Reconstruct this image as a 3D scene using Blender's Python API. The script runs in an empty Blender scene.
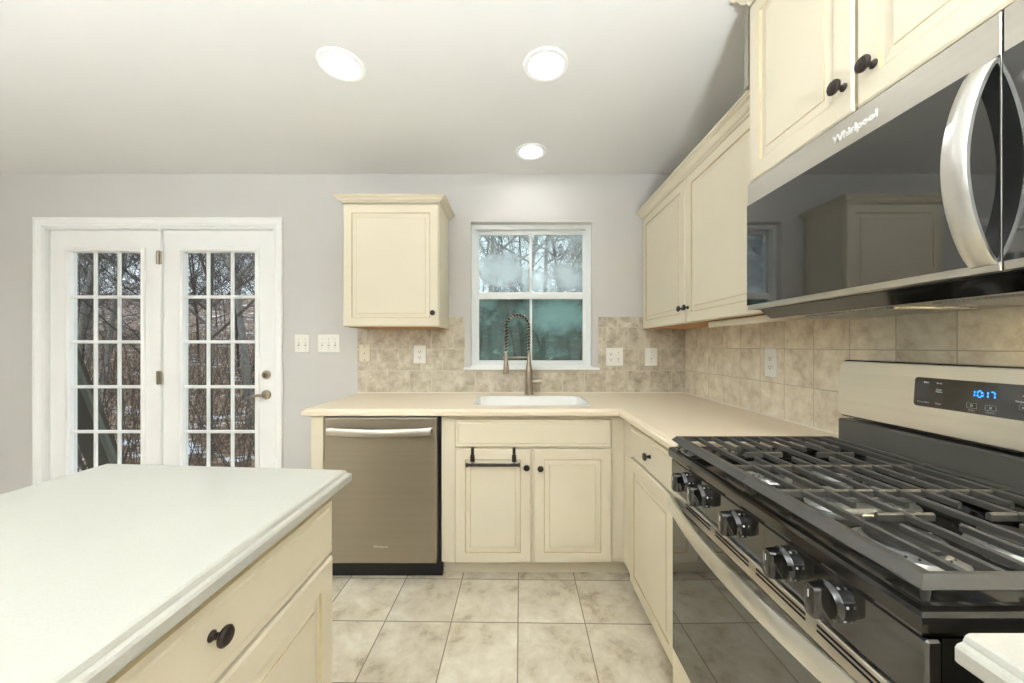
import bpy, bmesh, math, random
from mathutils import Vector, Matrix
from mathutils import noise as mnoise
PI = math.pi
C = bpy.context.scene.collection
S = bpy.context.scene
random.seed(7)

# ------------------------------------------------------------------ camera, world, exposure
H = 1.2415
cam_d = bpy.data.cameras.new('camera'); cam = bpy.data.objects.new('camera', cam_d); C.objects.link(cam)
cam.location = (0, 0, H); cam.rotation_euler = (PI/2, 0, 0)
cam_d.sensor_width = 36; cam_d.lens = 36*362/1024
cam_d.shift_x = -3/1024; cam_d.shift_y = 4.5/1024
cam_d.clip_start = 0.02; cam_d.clip_end = 300
S.camera = cam
S.view_settings.view_transform = 'Standard'; S.view_settings.look = 'None'
S.view_settings.exposure = 0.62; S.view_settings.gamma = 1.0
S.view_settings.use_curve_mapping = False
S.cycles.use_denoising = True
S.cycles.max_bounces = 10; S.cycles.transparent_max_bounces = 16
S.cycles.sample_clamp_indirect = 30
W = bpy.data.worlds.new('overcast_sky'); S.world = W; W.use_nodes = True
WN = W.node_tree.nodes; WL = W.node_tree.links
bg = WN['Background']; bg.inputs['Strength'].default_value = 1.7
tc = WN.new('ShaderNodeTexCoord'); nz = WN.new('ShaderNodeTexNoise'); nz.inputs['Scale'].default_value = 2.2; nz.inputs['Detail'].default_value = 5
cr = WN.new('ShaderNodeValToRGB')
cr.color_ramp.elements[0].position = .3; cr.color_ramp.elements[0].color = (.58, .65, .74, 1)
cr.color_ramp.elements[1].position = .7; cr.color_ramp.elements[1].color = (.92, .95, 1, 1)
WL.new(tc.outputs['Generated'], nz.inputs['Vector']); WL.new(nz.outputs['Fac'], cr.inputs['Fac']); WL.new(cr.outputs['Color'], bg.inputs['Color'])
CAN_POWER = 17.0        # radiance of a recessed lamp lens
FILL_GLOBE_POWER = 11.0      # radiance of the added, unseen fill globes behind the camera

ADDED_UPLIGHT_POWER = 730.0    # radiance of the added, unseen uplights behind the camera

# ------------------------------------------------------------------ materials
def srgb(r, g, b):
    f = lambda c: (c/255)/12.92 if c/255 <= .04045 else ((c/255+.055)/1.055)**2.4
    return (f(r), f(g), f(b), 1)
def newmat(name):
    m = bpy.data.materials.new(name); m.use_nodes = True
    return m, m.node_tree.nodes, m.node_tree.links, m.node_tree.nodes['Principled BSDF']
def setp(b, **k):
    for kk, v in k.items():
        b.inputs[kk.replace('_', ' ')].default_value = v
def paint(name, col, rough=.5, var=.04, scale=6, metal=0, bump=0, bscale=200, ior=1.45, coat=0, stretch=(1, 1, 1), crough=.05):
    m, N, L, b = newmat(name)
    t = N.new('ShaderNodeTexCoord'); mp = N.new('ShaderNodeMapping'); mp.inputs['Scale'].default_value = stretch
    n = N.new('ShaderNodeTexNoise'); n.inputs['Scale'].default_value = scale; n.inputs['Detail'].default_value = 4
    r = N.new('ShaderNodeValToRGB')
    r.color_ramp.elements[0].position = .3; r.color_ramp.elements[1].position = .7
    r.color_ramp.elements[0].color = tuple(c*(1-var) for c in col[:3])+(1,)
    r.color_ramp.elements[1].color = tuple(min(1, c*(1+var)) for c in col[:3])+(1,)
    L.new(t.outputs['Object'], mp.inputs['Vector']); L.new(mp.outputs['Vector'], n.inputs['Vector'])
    L.new(n.outputs['Fac'], r.inputs['Fac']); L.new(r.outputs['Color'], b.inputs['Base Color'])
    setp(b, Roughness=rough, Metallic=metal, IOR=ior)
    if coat: b.inputs['Coat Weight'].default_value = coat; b.inputs['Coat Roughness'].default_value = crough
    if bump:
        n2 = N.new('ShaderNodeTexNoise'); n2.inputs['Scale'].default_value = bscale; n2.inputs['Detail'].default_value = 2
        bp = N.new('ShaderNodeBump'); bp.inputs['Strength'].default_value = bump; bp.inputs['Distance'].default_value = .002
        L.new(mp.outputs['Vector'], n2.inputs['Vector']); L.new(n2.outputs['Fac'], bp.inputs['Height']); L.new(bp.outputs['Normal'], b.inputs['Normal'])
    return m
def emit(name, col, s):
    m, N, L, b = newmat(name)
    b.inputs['Base Color'].default_value = (0, 0, 0, 1) if s < 5 else (.8, .8, .8, 1)
    b.inputs['Emission Color'].default_value = col; b.inputs['Emission Strength'].default_value = s
    return m
def tiles(name, plane, size, grout, gcol, cols, off=0.0, rot=0.0, origin=(0, 0), rough=.4, bump=.25):
    """stone tiles: a brick texture lays the grout, noise mottles each tile"""
    m, N, L, b = newmat(name)
    t = N.new('ShaderNodeTexCoord'); sx = N.new('ShaderNodeSeparateXYZ'); cb = N.new('ShaderNodeCombineXYZ')
    L.new(t.outputs['Object'], sx.inputs[0])
    a, c = {'xy': ('X', 'Y'), 'xz': ('X', 'Z'), 'yz': ('Y', 'Z')}[plane]
    L.new(sx.outputs[a], cb.inputs['X']); L.new(sx.outputs[c], cb.inputs['Y'])
    m1 = N.new('ShaderNodeMapping'); m1.vector_type = 'TEXTURE'
    m1.inputs['Location'].default_value = (origin[0], origin[1], 0); m1.inputs['Rotation'].default_value = (0, 0, rot)
    L.new(cb.outputs[0], m1.inputs['Vector'])
    br = N.new('ShaderNodeTexBrick')
    br.offset = off; br.squash = 1; br.inputs['Scale'].default_value = 1
    br.inputs['Brick Width'].default_value = size; br.inputs['Row Height'].default_value = size
    br.inputs['Mortar Size'].default_value = grout/2; br.inputs['Mortar Smooth'].default_value = .3; br.inputs['Bias'].default_value = 0
    br.inputs['Color1'].default_value = (.0, .0, .0, 1); br.inputs['Color2'].default_value = (1, 1, 1, 1); br.inputs['Mortar'].default_value = (.5, .5, .5, 1)
    L.new(m1.outputs['Vector'], br.inputs['Vector'])
    # per tile shift of the mottling
    ad = N.new('ShaderNodeVectorMath'); ad.operation = 'MULTIPLY_ADD'; ad.inputs[1].default_value = (7, 5, 3)
    L.new(br.outputs['Color'], ad.inputs[0]); L.new(t.outputs['Object'], ad.inputs[2])
    n1 = N.new('ShaderNodeTexNoise'); n1.inputs['Scale'].default_value = 2.0/size; n1.inputs['Detail'].default_value = 10; n1.inputs['Roughness'].default_value = .68; n1.inputs['Distortion'].default_value = .25
    L.new(ad.outputs[0], n1.inputs['Vector'])
    r = N.new('ShaderNodeValToRGB'); e = r.color_ramp.elements
    e[0].position = .32; e[0].color = cols[0]; e[1].position = .68; e[1].color = cols[-1]
    for i, cc in enumerate(cols[1:-1]):
        x = e.new(.32+.36*(i+1)/(len(cols)-1)); x.color = cc
    L.new(n1.outputs['Fac'], r.inputs['Fac'])
    hs = N.new('ShaderNodeHueSaturation'); mr = N.new('ShaderNodeMapRange')
    mr.inputs['To Min'].default_value = .93; mr.inputs['To Max'].default_value = 1.06
    L.new(br.outputs['Color'], mr.inputs['Value']); L.new(mr.outputs[0], hs.inputs['Value']); L.new(r.outputs['Color'], hs.inputs['Color'])
    mx = N.new('ShaderNodeMix'); mx.data_type = 'RGBA'
    L.new(br.outputs['Fac'], mx.inputs['Factor']); L.new(hs.outputs['Color'], mx.inputs['A']); mx.inputs['B'].default_value = gcol
    L.new(mx.outputs['Result'], b.inputs['Base Color'])
    iv = N.new('ShaderNodeMath'); iv.operation = 'SUBTRACT'; iv.inputs[0].default_value = 1
    L.new(br.outputs['Fac'], iv.inputs[1])
    bp = N.new('ShaderNodeBump'); bp.inputs['Strength'].default_value = bump; bp.inputs['Distance'].default_value = .002
    L.new(iv.outputs[0], bp.inputs['Height']); L.new(bp.outputs['Normal'], b.inputs['Normal'])
    setp(b, Roughness=rough)
    return m
M = {}
M['wall'] = paint('wall_paint', srgb(211, 208, 204), .85, .01, 2, bump=.03, bscale=300)
M['ceiling'] = paint('ceiling_paint', srgb(228, 226, 223), .9, .01, 2)
M['white'] = paint('white_trim_paint', srgb(250, 250, 248), .45, .01, 4)
M['vinyl'] = paint('white_window_vinyl', srgb(240, 242, 240), .4, .01, 4)
M['cream'] = paint('cream_cabinet_paint', srgb(220, 210, 187), .42, .02, 3)
M['glaze'] = paint('antique_glaze', srgb(192, 175, 134), .5, .06, 25)
M['wood'] = paint('cabinet_underside_wood', srgb(178, 128, 78), .55, .12, 8, stretch=(1, 12, 1))
M['bronze'] = paint('oil_rubbed_bronze', srgb(58, 50, 46), .35, .2, 60, metal=.6)
M['grey_cab'] = paint('grey_strip_paint', srgb(150, 145, 132), .6)
def counter_mat(name, base):
    m = paint(name, base, .38, .015, 5)
    N, L = m.node_tree.nodes, m.node_tree.links; b = N['Principled BSDF']
    v = N.new('ShaderNodeTexNoise'); v.inputs['Scale'].default_value = 380; v.inputs['Detail'].default_value = 2
    t = N.new('ShaderNodeTexCoord'); L.new(t.outputs['Object'], v.inputs['Vector'])
    rr = N.new('ShaderNodeValToRGB'); rr.color_ramp.elements[0].position = .35; rr.color_ramp.elements[0].color = (.95, .945, .93, 1); rr.color_ramp.elements[1].position = .5; rr.color_ramp.elements[1].color = (1, 1, 1, 1)
    L.new(v.outputs['Fac'], rr.inputs['Fac'])
    src = b.inputs['Base Color'].links[0].from_socket
    mx = N.new('ShaderNodeMix'); mx.data_type = 'RGBA'; mx.blend_type = 'MULTIPLY'; mx.inputs['Factor'].default_value = 1
    L.new(src, mx.inputs['A']); L.new(rr.outputs['Color'], mx.inputs['B']); L.new(mx.outputs['Result'], b.inputs['Base Color'])
    return m
M['counter'] = counter_mat('beige_solid_surface', srgb(238, 223, 198))
M['counter_white'] = counter_mat('off_white_solid_surface', srgb(186, 185, 176))
M['sink'] = paint('white_sink', srgb(246, 245, 240), .25, .005, 4)
M['floor'] = tiles('floor_stone_tile', 'xy', .300, .006, srgb(150, 134, 112),
                   [srgb(176, 158, 130), srgb(216, 205, 182), srgb(230, 221, 201), srgb(243, 237, 222)], 0, math.radians(-.9), (.0135, 1.624), .38)
BS = [srgb(166, 153, 132), srgb(190, 179, 158), srgb(210, 201, 182), srgb(224, 217, 201)]
M['splash_x'] = tiles('backsplash_stone_tile', 'xz', .152, .0045, srgb(216, 209, 192), BS, .5, 0, (-.3530-.152*10, .917-.152*4), .35, .2)
M['splash_y_brightened'] = tiles('backsplash_stone_tile_side_brightened', 'yz', .156, .003, srgb(184, 172, 150), [srgb(196, 181, 156), srgb(222, 209, 185), srgb(236, 226, 204), srgb(247, 239, 222)], 0, 0, (1.595-.156*14, .917-.156*4), .35, .2)  # same stone, colours lightened to make up for dim light on the right wall
M['caulk'] = paint('white_caulk', srgb(238, 232, 216), .5)
def steel(name, col, rough=.3, stretch=(1, 1, 60), metal=1.0):
    m = paint(name, col, rough, .03, 20, metal=metal, stretch=stretch)
    N, L = m.node_tree.nodes, m.node_tree.links; b = N['Principled BSDF']
    t = N.new('ShaderNodeTexCoord'); mp = N.new('ShaderNodeMapping'); mp.inputs['Scale'].default_value = tuple(s*8 for s in stretch)
    n = N.new('ShaderNodeTexNoise'); n.inputs['Scale'].default_value = 12; n.inputs['Detail'].default_value = 3
    bp = N.new('ShaderNodeBump'); bp.inputs['Strength'].default_value = .06; bp.inputs['Distance'].default_value = .0008
    L.new(t.outputs['Object'], mp.inputs['Vector']); L.new(mp.outputs['Vector'], n.inputs['Vector']); L.new(n.outputs['Fac'], bp.inputs['Height']); L.new(bp.outputs['Normal'], b.inputs['Normal'])
    return m
M['steel'] = steel('brushed_stainless', srgb(240, 234, 220), .42, (1, .05, 3))
M['steel_band'] = steel('brushed_stainless_bands', srgb(196, 192, 182), .32, (1, .05, 3))
M['steel_dw'] = steel('brushed_stainless_dishwasher', srgb(162, 153, 138), .38, (.05, 1, 3), .85)
M['handle_dw'] = steel('satin_dishwasher_handle', srgb(190, 183, 170), .34, (1, 1, 1))
M['steel_handle'] = steel('satin_handle_metal', srgb(222, 221, 217), .3, (1, 1, 1))
M['white_metal'] = paint('bright_badge_metal', srgb(240, 240, 236), .3, .01, 5, metal=.2)
M['nickel'] = steel('brushed_nickel', srgb(176, 164, 148), .28, (1, 1, 1))
M['black'] = paint('gloss_black_enamel', srgb(18, 18, 17), .12, .05, 10, ior=1.6, coat=.5)
M['riser_black'] = paint('satin_black_enamel', srgb(96, 94, 87), .35, .05, 10)
M['black_panel'] = paint('black_glass_panel', srgb(30, 30, 27), .06, .03, 10, ior=1.9, coat=.3)
M['black_glass'] = paint('dark_oven_glass', srgb(20, 21, 20), .03, .03, 10, ior=2.3)
M['mw_glass'] = paint('dark_microwave_glass', srgb(28, 29, 28), .03, .03, 10, ior=2.1)
M['matte_black'] = paint('matte_black_plastic', srgb(24, 24, 25), .5, .05, 10)
M['iron'] = paint('grey_cast_iron', srgb(86, 84, 79), .42, .08, 60, metal=.35, bump=.15, bscale=500)
M['knob_black'] = paint('gloss_black_knob', srgb(10, 10, 11), .1, .03, 10, ior=1.6, coat=.8)
M['mark'] = paint('white_print', srgb(225, 228, 228), .5)
M['grey_print'] = paint('grey_print', srgb(150, 154, 148), .5)
M['alu'] = paint('burner_aluminium', srgb(205, 206, 203), .3, .06, 40, metal=.9)
M['cap_grey'] = paint('pale_griddle_cap', srgb(130, 131, 128), .35, .05, 20, metal=.4)
M['dark_grey'] = paint('burner_cap_enamel', srgb(52, 53, 52), .35, .05, 20)
M['filter'] = paint('grease_filter_mesh', srgb(160, 162, 158), .4, .35, 260, metal=.7)
M['plate'] = paint('white_switch_plate', srgb(240, 238, 230), .35, .01, 5)
M['plate_beige'] = paint('almond_switch_plate', srgb(226, 217, 194), .4, .01, 5)
M['slot'] = paint('dark_slot', srgb(60, 56, 50), .6)
M['slot_black'] = paint('black_slot', srgb(14, 14, 13), .7)
M['blue_led'] = emit('blue_clock_digits', srgb(40, 140, 255), 2.2)
M['lamp'] = emit('lamp_lens_glow', (.97, .98, 1, 1), CAN_POWER)
M['globe'] = emit('added_globe_glow', (.95, .98, 1, 1), FILL_GLOBE_POWER)
M['uplight'] = emit('added_uplight_glow', (.90, .965, 1, 1), ADDED_UPLIGHT_POWER)
M['hood_lamp'] = emit('cooktop_lamp_glow', (1, .84, .55, 1), 60)
M['bark'] = paint('grey_brown_bark', srgb(74, 66, 58), .9, .3, 12, bump=.4, bscale=40, stretch=(1, 1, .2))
M['bark_dark'] = paint('dark_wet_bark', srgb(46, 40, 36), .9, .3, 12)
M['bark_pale'] = paint('pale_grey_bark', srgb(112, 108, 102), .9, .25, 12)
M['deck_wood'] = paint('dark_treated_timber', srgb(50, 44, 28), .8, .25, 9, stretch=(1, 1, 6))
M['deck_edge'] = paint('grey_green_weathered_timber', srgb(88, 90, 78), .8, .2, 9)
M['leaf'] = paint('dry_beech_leaf', srgb(150, 128, 108), .8, .4, 1.5)
M['siding'] = paint('outside_wall', srgb(180, 178, 170), .8)
def ground_mat():
    m, N, L, b = newmat('leaf_litter_with_snow')
    t = N.new('ShaderNodeTexCoord')
    n = N.new('ShaderNodeTexNoise'); n.inputs['Scale'].default_value = 5; n.inputs['Detail'].default_value = 12; n.inputs['Roughness'].default_value = .8
    r = N.new('ShaderNodeValToRGB'); e = r.color_ramp.elements
    e[0].position = .35; e[0].color = srgb(48, 38, 30); e[1].position = .68; e[1].color = srgb(196, 160, 128)
    x = e.new(.48); x.color = srgb(104, 80, 62); x = e.new(.57); x.color = srgb(138, 114, 94)
    L.new(t.outputs['Object'], n.inputs['Vector']); L.new(n.outputs['Fac'], r.inputs['Fac'])
    mp = N.new('ShaderNodeMapping'); mp.inputs['Scale'].default_value = (.5, 1.5, 1)
    n2 = N.new('ShaderNodeTexNoise'); n2.inputs['Scale'].default_value = 1.1; n2.inputs['Detail'].default_value = 8; n2.inputs['Roughness'].default_value = .7
    L.new(t.outputs['Object'], mp.inputs['Vector']); L.new(mp.outputs['Vector'], n2.inputs['Vector'])
    r2 = N.new('ShaderNodeValToRGB'); r2.color_ramp.elements[0].position = .56; r2.color_ramp.elements[1].position = .6
    L.new(n2.outputs['Fac'], r2.inputs['Fac'])
    mx = N.new('ShaderNodeMix'); mx.data_type = 'RGBA'; L.new(r2.outputs['Color'], mx.inputs['Factor']); L.new(r.outputs['Color'], mx.inputs['A']); mx.inputs['B'].default_value = srgb(225, 230, 240)
    L.new(mx.outputs['Result'], b.inputs['Base Color']); b.inputs['Roughness'].default_value = .95
    return m
M['ground'] = ground_mat()
def glass_mat(name, tint, refl=.07, fog=None, patches=()):
    m = bpy.data.materials.new(name); m.use_nodes = True; N, L = m.node_tree.nodes, m.node_tree.links
    N.clear(); out = N.new('ShaderNodeOutputMaterial')
    tr = N.new('ShaderNodeBsdfTransparent'); tr.inputs['Color'].default_value = tint
    gl = N.new('ShaderNodeBsdfGlossy'); gl.inputs['Roughness'].default_value = .02
    mx = N.new('ShaderNodeMixShader'); mx.inputs['Fac'].default_value = refl
    L.new(tr.outputs[0], mx.inputs[1]); L.new(gl.outputs[0], mx.inputs[2])
    last = mx
    if fog:
        lo, hi, amt, col, sc = fog
        t = N.new('ShaderNodeTexCoord'); n = N.new('ShaderNodeTexNoise'); n.inputs['Scale'].default_value = sc; n.inputs['Detail'].default_value = 7; n.inputs['Roughness'].default_value = .6; n.inputs['Distortion'].default_value = .4
        L.new(t.outputs['Object'], n.inputs['Vector'])
        mr = N.new('ShaderNodeMapRange'); mr.inputs['From Min'].default_value = lo; mr.inputs['From Max'].default_value = hi; mr.inputs['To Min'].default_value = amt[0]; mr.inputs['To Max'].default_value = amt[1]
        L.new(n.outputs['Fac'], mr.inputs['Value'])
        fac = mr.outputs[0]
        ds = N.new('ShaderNodeVectorMath'); ds.operation = 'MULTIPLY_ADD'; ds.inputs[1].default_value = (.25, .25, .25)
        L.new(n.outputs['Color'], ds.inputs[0]); L.new(t.outputs['Object'], ds.inputs[2])
        for px_, pz_, rx, rz, st in patches:       # patches of condensation
            mp = N.new('ShaderNodeMapping'); mp.inputs['Location'].default_value = (-(px_+.125)/rx, 0, -(pz_+.125)/rz); mp.inputs['Scale'].default_value = (1/rx, 0, 1/rz)
            ln = N.new('ShaderNodeVectorMath'); ln.operation = 'LENGTH'; L.new(ds.outputs[0], mp.inputs['Vector']); L.new(mp.outputs['Vector'], ln.inputs[0])
            m4 = N.new('ShaderNodeMapRange'); m4.interpolation_type = 'SMOOTHSTEP'
            m4.inputs['From Min'].default_value = .15; m4.inputs['From Max'].default_value = 1.3; m4.inputs['To Min'].default_value = st; m4.inputs['To Max'].default_value = 0
            L.new(ln.outputs['Value'], m4.inputs['Value'])
            mxx = N.new('ShaderNodeMath'); mxx.operation = 'MAXIMUM'; L.new(fac, mxx.inputs[0]); L.new(m4.outputs[0], mxx.inputs[1]); fac = mxx.outputs[0]
        tl = N.new('ShaderNodeBsdfTranslucent'); tl.inputs['Color'].default_value = col
        df = N.new('ShaderNodeBsdfDiffuse'); df.inputs['Color'].default_value = col
        m2 = N.new('ShaderNodeMixShader'); m2.inputs['Fac'].default_value = .12
        L.new(tl.outputs[0], m2.inputs[1]); L.new(df.outputs[0], m2.inputs[2])
        m3 = N.new('ShaderNodeMixShader'); L.new(fac, m3.inputs['Fac']); L.new(mx.outputs[0], m3.inputs[1]); L.new(m2.outputs[0], m3.inputs[2])
        last = m3
    L.new(last.outputs[0], out.inputs['Surface'])
    return m
M['glass'] = glass_mat('clear_door_glass', (.93, .96, .95, 1), .03)
M['glass_fog_up'] = glass_mat('misted_upper_glass', (.90, .97, .95, 1), .03, (.35, .7, (.0, .45), (.80, .90, .88, 1), 6), [(-.10, 1.80, .20, .15, .75), (.14, 1.72, .16, .12, .5), (.38, 1.74, .18, .14, .5)])
M['glass_fog_low'] = glass_mat('misted_lower_glass', (.38, .50, .46, 1), .06, (.42, .72, (.03, .35), (.50, .68, .64, 1), 6), [(.30, 1.48, .30, .18, 1.0), (-.20, 1.55, .12, .08, .6)])

# ------------------------------------------------------------------ helpers
def new(): return bmesh.new()
def obj(name, bm, mat, parent=None, smooth=False, kind=None, label=None):
    me = bpy.data.meshes.new(name)
    bmesh.ops.recalc_face_normals(bm, faces=bm.faces)
    if parent is not None:
        o0 = Vector(parent['_o']) if '_o' in parent else Vector((0, 0, 0))
        bmesh.ops.translate(bm, verts=bm.verts, vec=-o0)
    bm.to_mesh(me); bm.free()
    for mm in (mat if isinstance(mat, (list, tuple)) else [mat]): me.materials.append(M[mm])
    if smooth:
        for p in me.polygons: p.use_smooth = True
        try: me.set_sharp_from_angle(angle=math.radians(40))
        except Exception: pass
    o = bpy.data.objects.new(name, me); C.objects.link(o)
    if parent is not None:
        o.parent = parent
        if '_o' in parent: o['_o'] = parent['_o']
    if kind: o['kind'] = kind
    if label: o['label'] = label
    return o
def thing(name, label, cat, loc, group=None, kind=None):
    o = bpy.data.objects.new(name, None); C.objects.link(o); o.location = loc; o['_o'] = tuple(loc)
    o.empty_display_size = .1
    o['label'] = label; o['category'] = cat
    if group: o['group'] = group
    if kind: o['kind'] = kind
    return o
def tag(o, label, cat, group=None, kind=None):
    o['label'] = label; o['category'] = cat
    if group: o['group'] = group
    if kind: o['kind'] = kind
    return o
def box(bm, x0, x1, y0, y1, z0, z1, bev=0, seg=1, mi=0):
    vs = [bm.verts.new((x, y, z)) for x in (x0, x1) for y in (y0, y1) for z in (z0, z1)]
    fs = [bm.faces.new([vs[i] for i in f]) for f in ((0, 1, 3, 2), (4, 6, 7, 5), (0, 4, 5, 1), (2, 3, 7, 6), (0, 2, 6, 4), (1, 5, 7, 3))]
    for f in fs: f.material_index = mi
    if bev:
        es = list({e for f in fs for e in f.edges})
        r = bmesh.ops.bevel(bm, geom=es, offset=bev, segments=seg, affect='EDGES', profile=.5)
        for f in r['faces']: f.material_index = mi
    return bm
def bx(*a, **k): return box(new(), *a, **k)
def xform(bm, o, u, v, n, verts=None):
    """local (a,b,c) -> o + a u + b v + c n"""
    o, u, v, n = map(Vector, (o, u, v, n))
    for w in (verts or bm.verts): w.co = o + u*w.co.x + v*w.co.y + n*w.co.z
    return bm
def panel(bm, o, u, v, n, w, h, rings, groove=()):
    """nested rectangles: rings of (inset, height along n); grooves take material 1"""
    o, u, v, n = map(Vector, (o, u, v, n)); prev = None
    for i, (ins, d) in enumerate(rings):
        p = [bm.verts.new(o+u*a+v*b+n*d) for a, b in ((ins, ins), (w-ins, ins), (w-ins, h-ins), (ins, h-ins))]
        if prev:
            for k in range(4):
                f = bm.faces.new((prev[k], prev[(k+1) % 4], p[(k+1) % 4], p[k]))
                if i in groove: f.material_index = 1
        else: bm.faces.new(p[::-1])
        prev = p
    bm.faces.new(prev)
    return bm
def raised(o, u, v, n, w, h, t=.02, fr=.058):
    return panel(new(), o, u, v, n, w, h, [(0, 0), (0, t-.005), (.005, t), (fr-.004, t), (fr, t-.005), (fr+.003, t-.0055), (fr+.024, t-.003), (fr+.026, t-.001), (fr+.026, t-.001001)], (4, 7))
def slabfront(o, u, v, n, w, h, t=.02):
    return panel(new(), o, u, v, n, w, h, [(0, 0), (0, t-.006), (.004, t-.002), (.018, t-.003), (.022, t)], (2, ))
def tube(bm, pts, r, seg=8, caps=True, closed=False):
    pts = [Vector(p) for p in pts]; n = len(pts); rr = r if isinstance(r, (list, tuple)) else [r]*n
    rings = []; up = None
    for i, p in enumerate(pts):
        a = pts[i-1] if i > 0 else (pts[-1] if closed else p); b = pts[i+1] if i < n-1 else (pts[0] if closed else p)
        d = (b-a).normalized() if (b-a).length > 1e-9 else Vector((0, 0, 1))
        if up is None: up = d.orthogonal().normalized()
        up = (up-d*up.dot(d))
        up = up.normalized() if up.length > 1e-6 else d.orthogonal().normalized()
        s = d.cross(up)
        rings.append([bm.verts.new(p+(up*math.cos(2*PI*k/seg)+s*math.sin(2*PI*k/seg))*rr[i]) for k in range(seg)])
    for i in range(n-1 if not closed else n):
        A, B = rings[i], rings[(i+1) % n]
        for k in range(seg): bm.faces.new((A[k], A[(k+1) % seg], B[(k+1) % seg], B[k]))
    if caps and not closed: bm.faces.new(rings[0][::-1]); bm.faces.new(rings[-1])
    return bm
def lathe(bm, o, ax, prof, seg=24, mi=0):
    """prof: (radius, distance along ax)"""
    o = Vector(o); ax = Vector(ax).normalized(); u = ax.orthogonal().normalized(); v = ax.cross(u); prev = None
    for r, d in prof:
        if r < 1e-6: cur = [bm.verts.new(o+ax*d)]
        else: cur = [bm.verts.new(o+ax*d+(u*math.cos(2*PI*k/seg)+v*math.sin(2*PI*k/seg))*r) for k in range(seg)]
        if prev:
            for k in range(seg):
                a = [prev[k % len(prev)], prev[(k+1) % len(prev)], cur[(k+1) % len(cur)], cur[k % len(cur)]]
                a = [x for i, x in enumerate(a) if x not in a[:i]]
                if len(a) > 2:
                    f = bm.faces.new(a); f.material_index = mi
        prev = cur
    return bm
def offset_poly(poly, ins):
    n = len(poly); out = []
    for i in range(n):
        p0, p1, p2 = Vector(poly[i-1]), Vector(poly[i]), Vector(poly[(i+1) % n])
        d1 = (p1-p0).normalized(); d2 = (p2-p1).normalized()
        n1 = Vector((-d1.y, d1.x)); n2 = Vector((-d2.y, d2.x))     # CCW: inward normals
        a = p1+n1*ins[i-1]; b = p1+n2*ins[i]
        den = d1.x*d2.y-d1.y*d2.x
        if abs(den) < 1e-6: out.append(a); continue
        t = ((b.x-a.x)*d2.y-(b.y-a.y)*d2.x)/den
        out.append(a+d1*t)
    return out
def slab(poly, edges, zb, zt, hole=None):
    """worktop: CCW outline, edges[i]=1 where edge i carries the stepped profile; hole = list of points"""
    bm = new(); t = zt-zb
    prof = [(.004, zb), (0, zb+.004), (0, zb+t*.55), (.003, zb+t*.66), (.009, zb+t*.72), (.010, zb+t*.8), (.0125, zb+t*.93), (.017, zt)]
    rings = []
    for ins, z in prof:
        rings.append([bm.verts.new((p.x, p.y, z)) for p in offset_poly(poly, [ins*e for e in edges])])
    for A, B in zip(rings, rings[1:]):
        for k in range(len(A)): bm.faces.new((A[k], A[(k+1) % len(A)], B[(k+1) % len(A)], B[k]))
    if hole is None:
        bm.faces.new(rings[0][::-1]); bm.faces.new(rings[-1]); return bm
    hb = [bm.verts.new((x, y, zb)) for x, y in hole]; ht = [bm.verts.new((x, y, zt)) for x, y in hole]
    for k in range(len(hole)): bm.faces.new((hb[k], hb[(k+1) % len(hole)], ht[(k+1) % len(hole)], ht[k]))
    for ring, hl in ((rings[0], hb), (rings[-1], ht)):
        es = []
        for L_ in (ring, hl):
            for k in range(len(L_)):
                es.append(bm.edges.get((L_[k], L_[(k+1) % len(L_)])) or bm.edges.new((L_[k], L_[(k+1) % len(L_)])))
        bmesh.ops.triangle_fill(bm, edges=es, use_beauty=True, use_dissolve=False)
    return bm
def rrect(x0, x1, y0, y1, r, n=5):
    out = []
    for cx, cy, a in ((x1-r, y0+r, -90), (x1-r, y1-r, 0), (x0+r, y1-r, 90), (x0+r, y0+r, 180)):
        for k in range(n+1):
            t = math.radians(a+90*k/n); out.append((cx+r*math.cos(t), cy+r*math.sin(t)))
    return out
def loft(bm, loops, cap0=True, cap1=True):
    R = [[bm.verts.new(p) for p in l] for l in loops]
    for A, B in zip(R, R[1:]):
        for k in range(len(A)): bm.faces.new((A[k], A[(k+1) % len(A)], B[(k+1) % len(A)], B[k]))
    if cap0: bm.faces.new(R[0][::-1])
    if cap1: bm.faces.new(R[-1])
    return bm
def text(name, s, size, o, u, v, n, mat, parent, depth=.0006, bold=0):
    cu = bpy.data.curves.new('tmp_text', 'FONT'); cu.body = s; cu.size = size; cu.extrude = depth; cu.offset = bold
    cu.align_x = 'CENTER'; cu.align_y = 'CENTER'; cu.resolution_u = 3
    t = bpy.data.objects.new('tmp_text', cu); C.objects.link(t)
    bpy.context.view_layer.update()
    me = bpy.data.meshes.new_from_object(t.evaluated_get(bpy.context.evaluated_depsgraph_get()))
    bm = new(); bm.from_mesh(me); bpy.data.objects.remove(t); bpy.data.curves.remove(cu); bpy.data.meshes.remove(me)
    for f in bm.faces: f.material_index = 0
    xform(bm, o, u, v, n)
    return obj(name, bm, mat, parent)
X_, Y_, Z_ = Vector((1, 0, 0)), Vector((0, 1, 0)), Vector((0, 0, 1))

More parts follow.
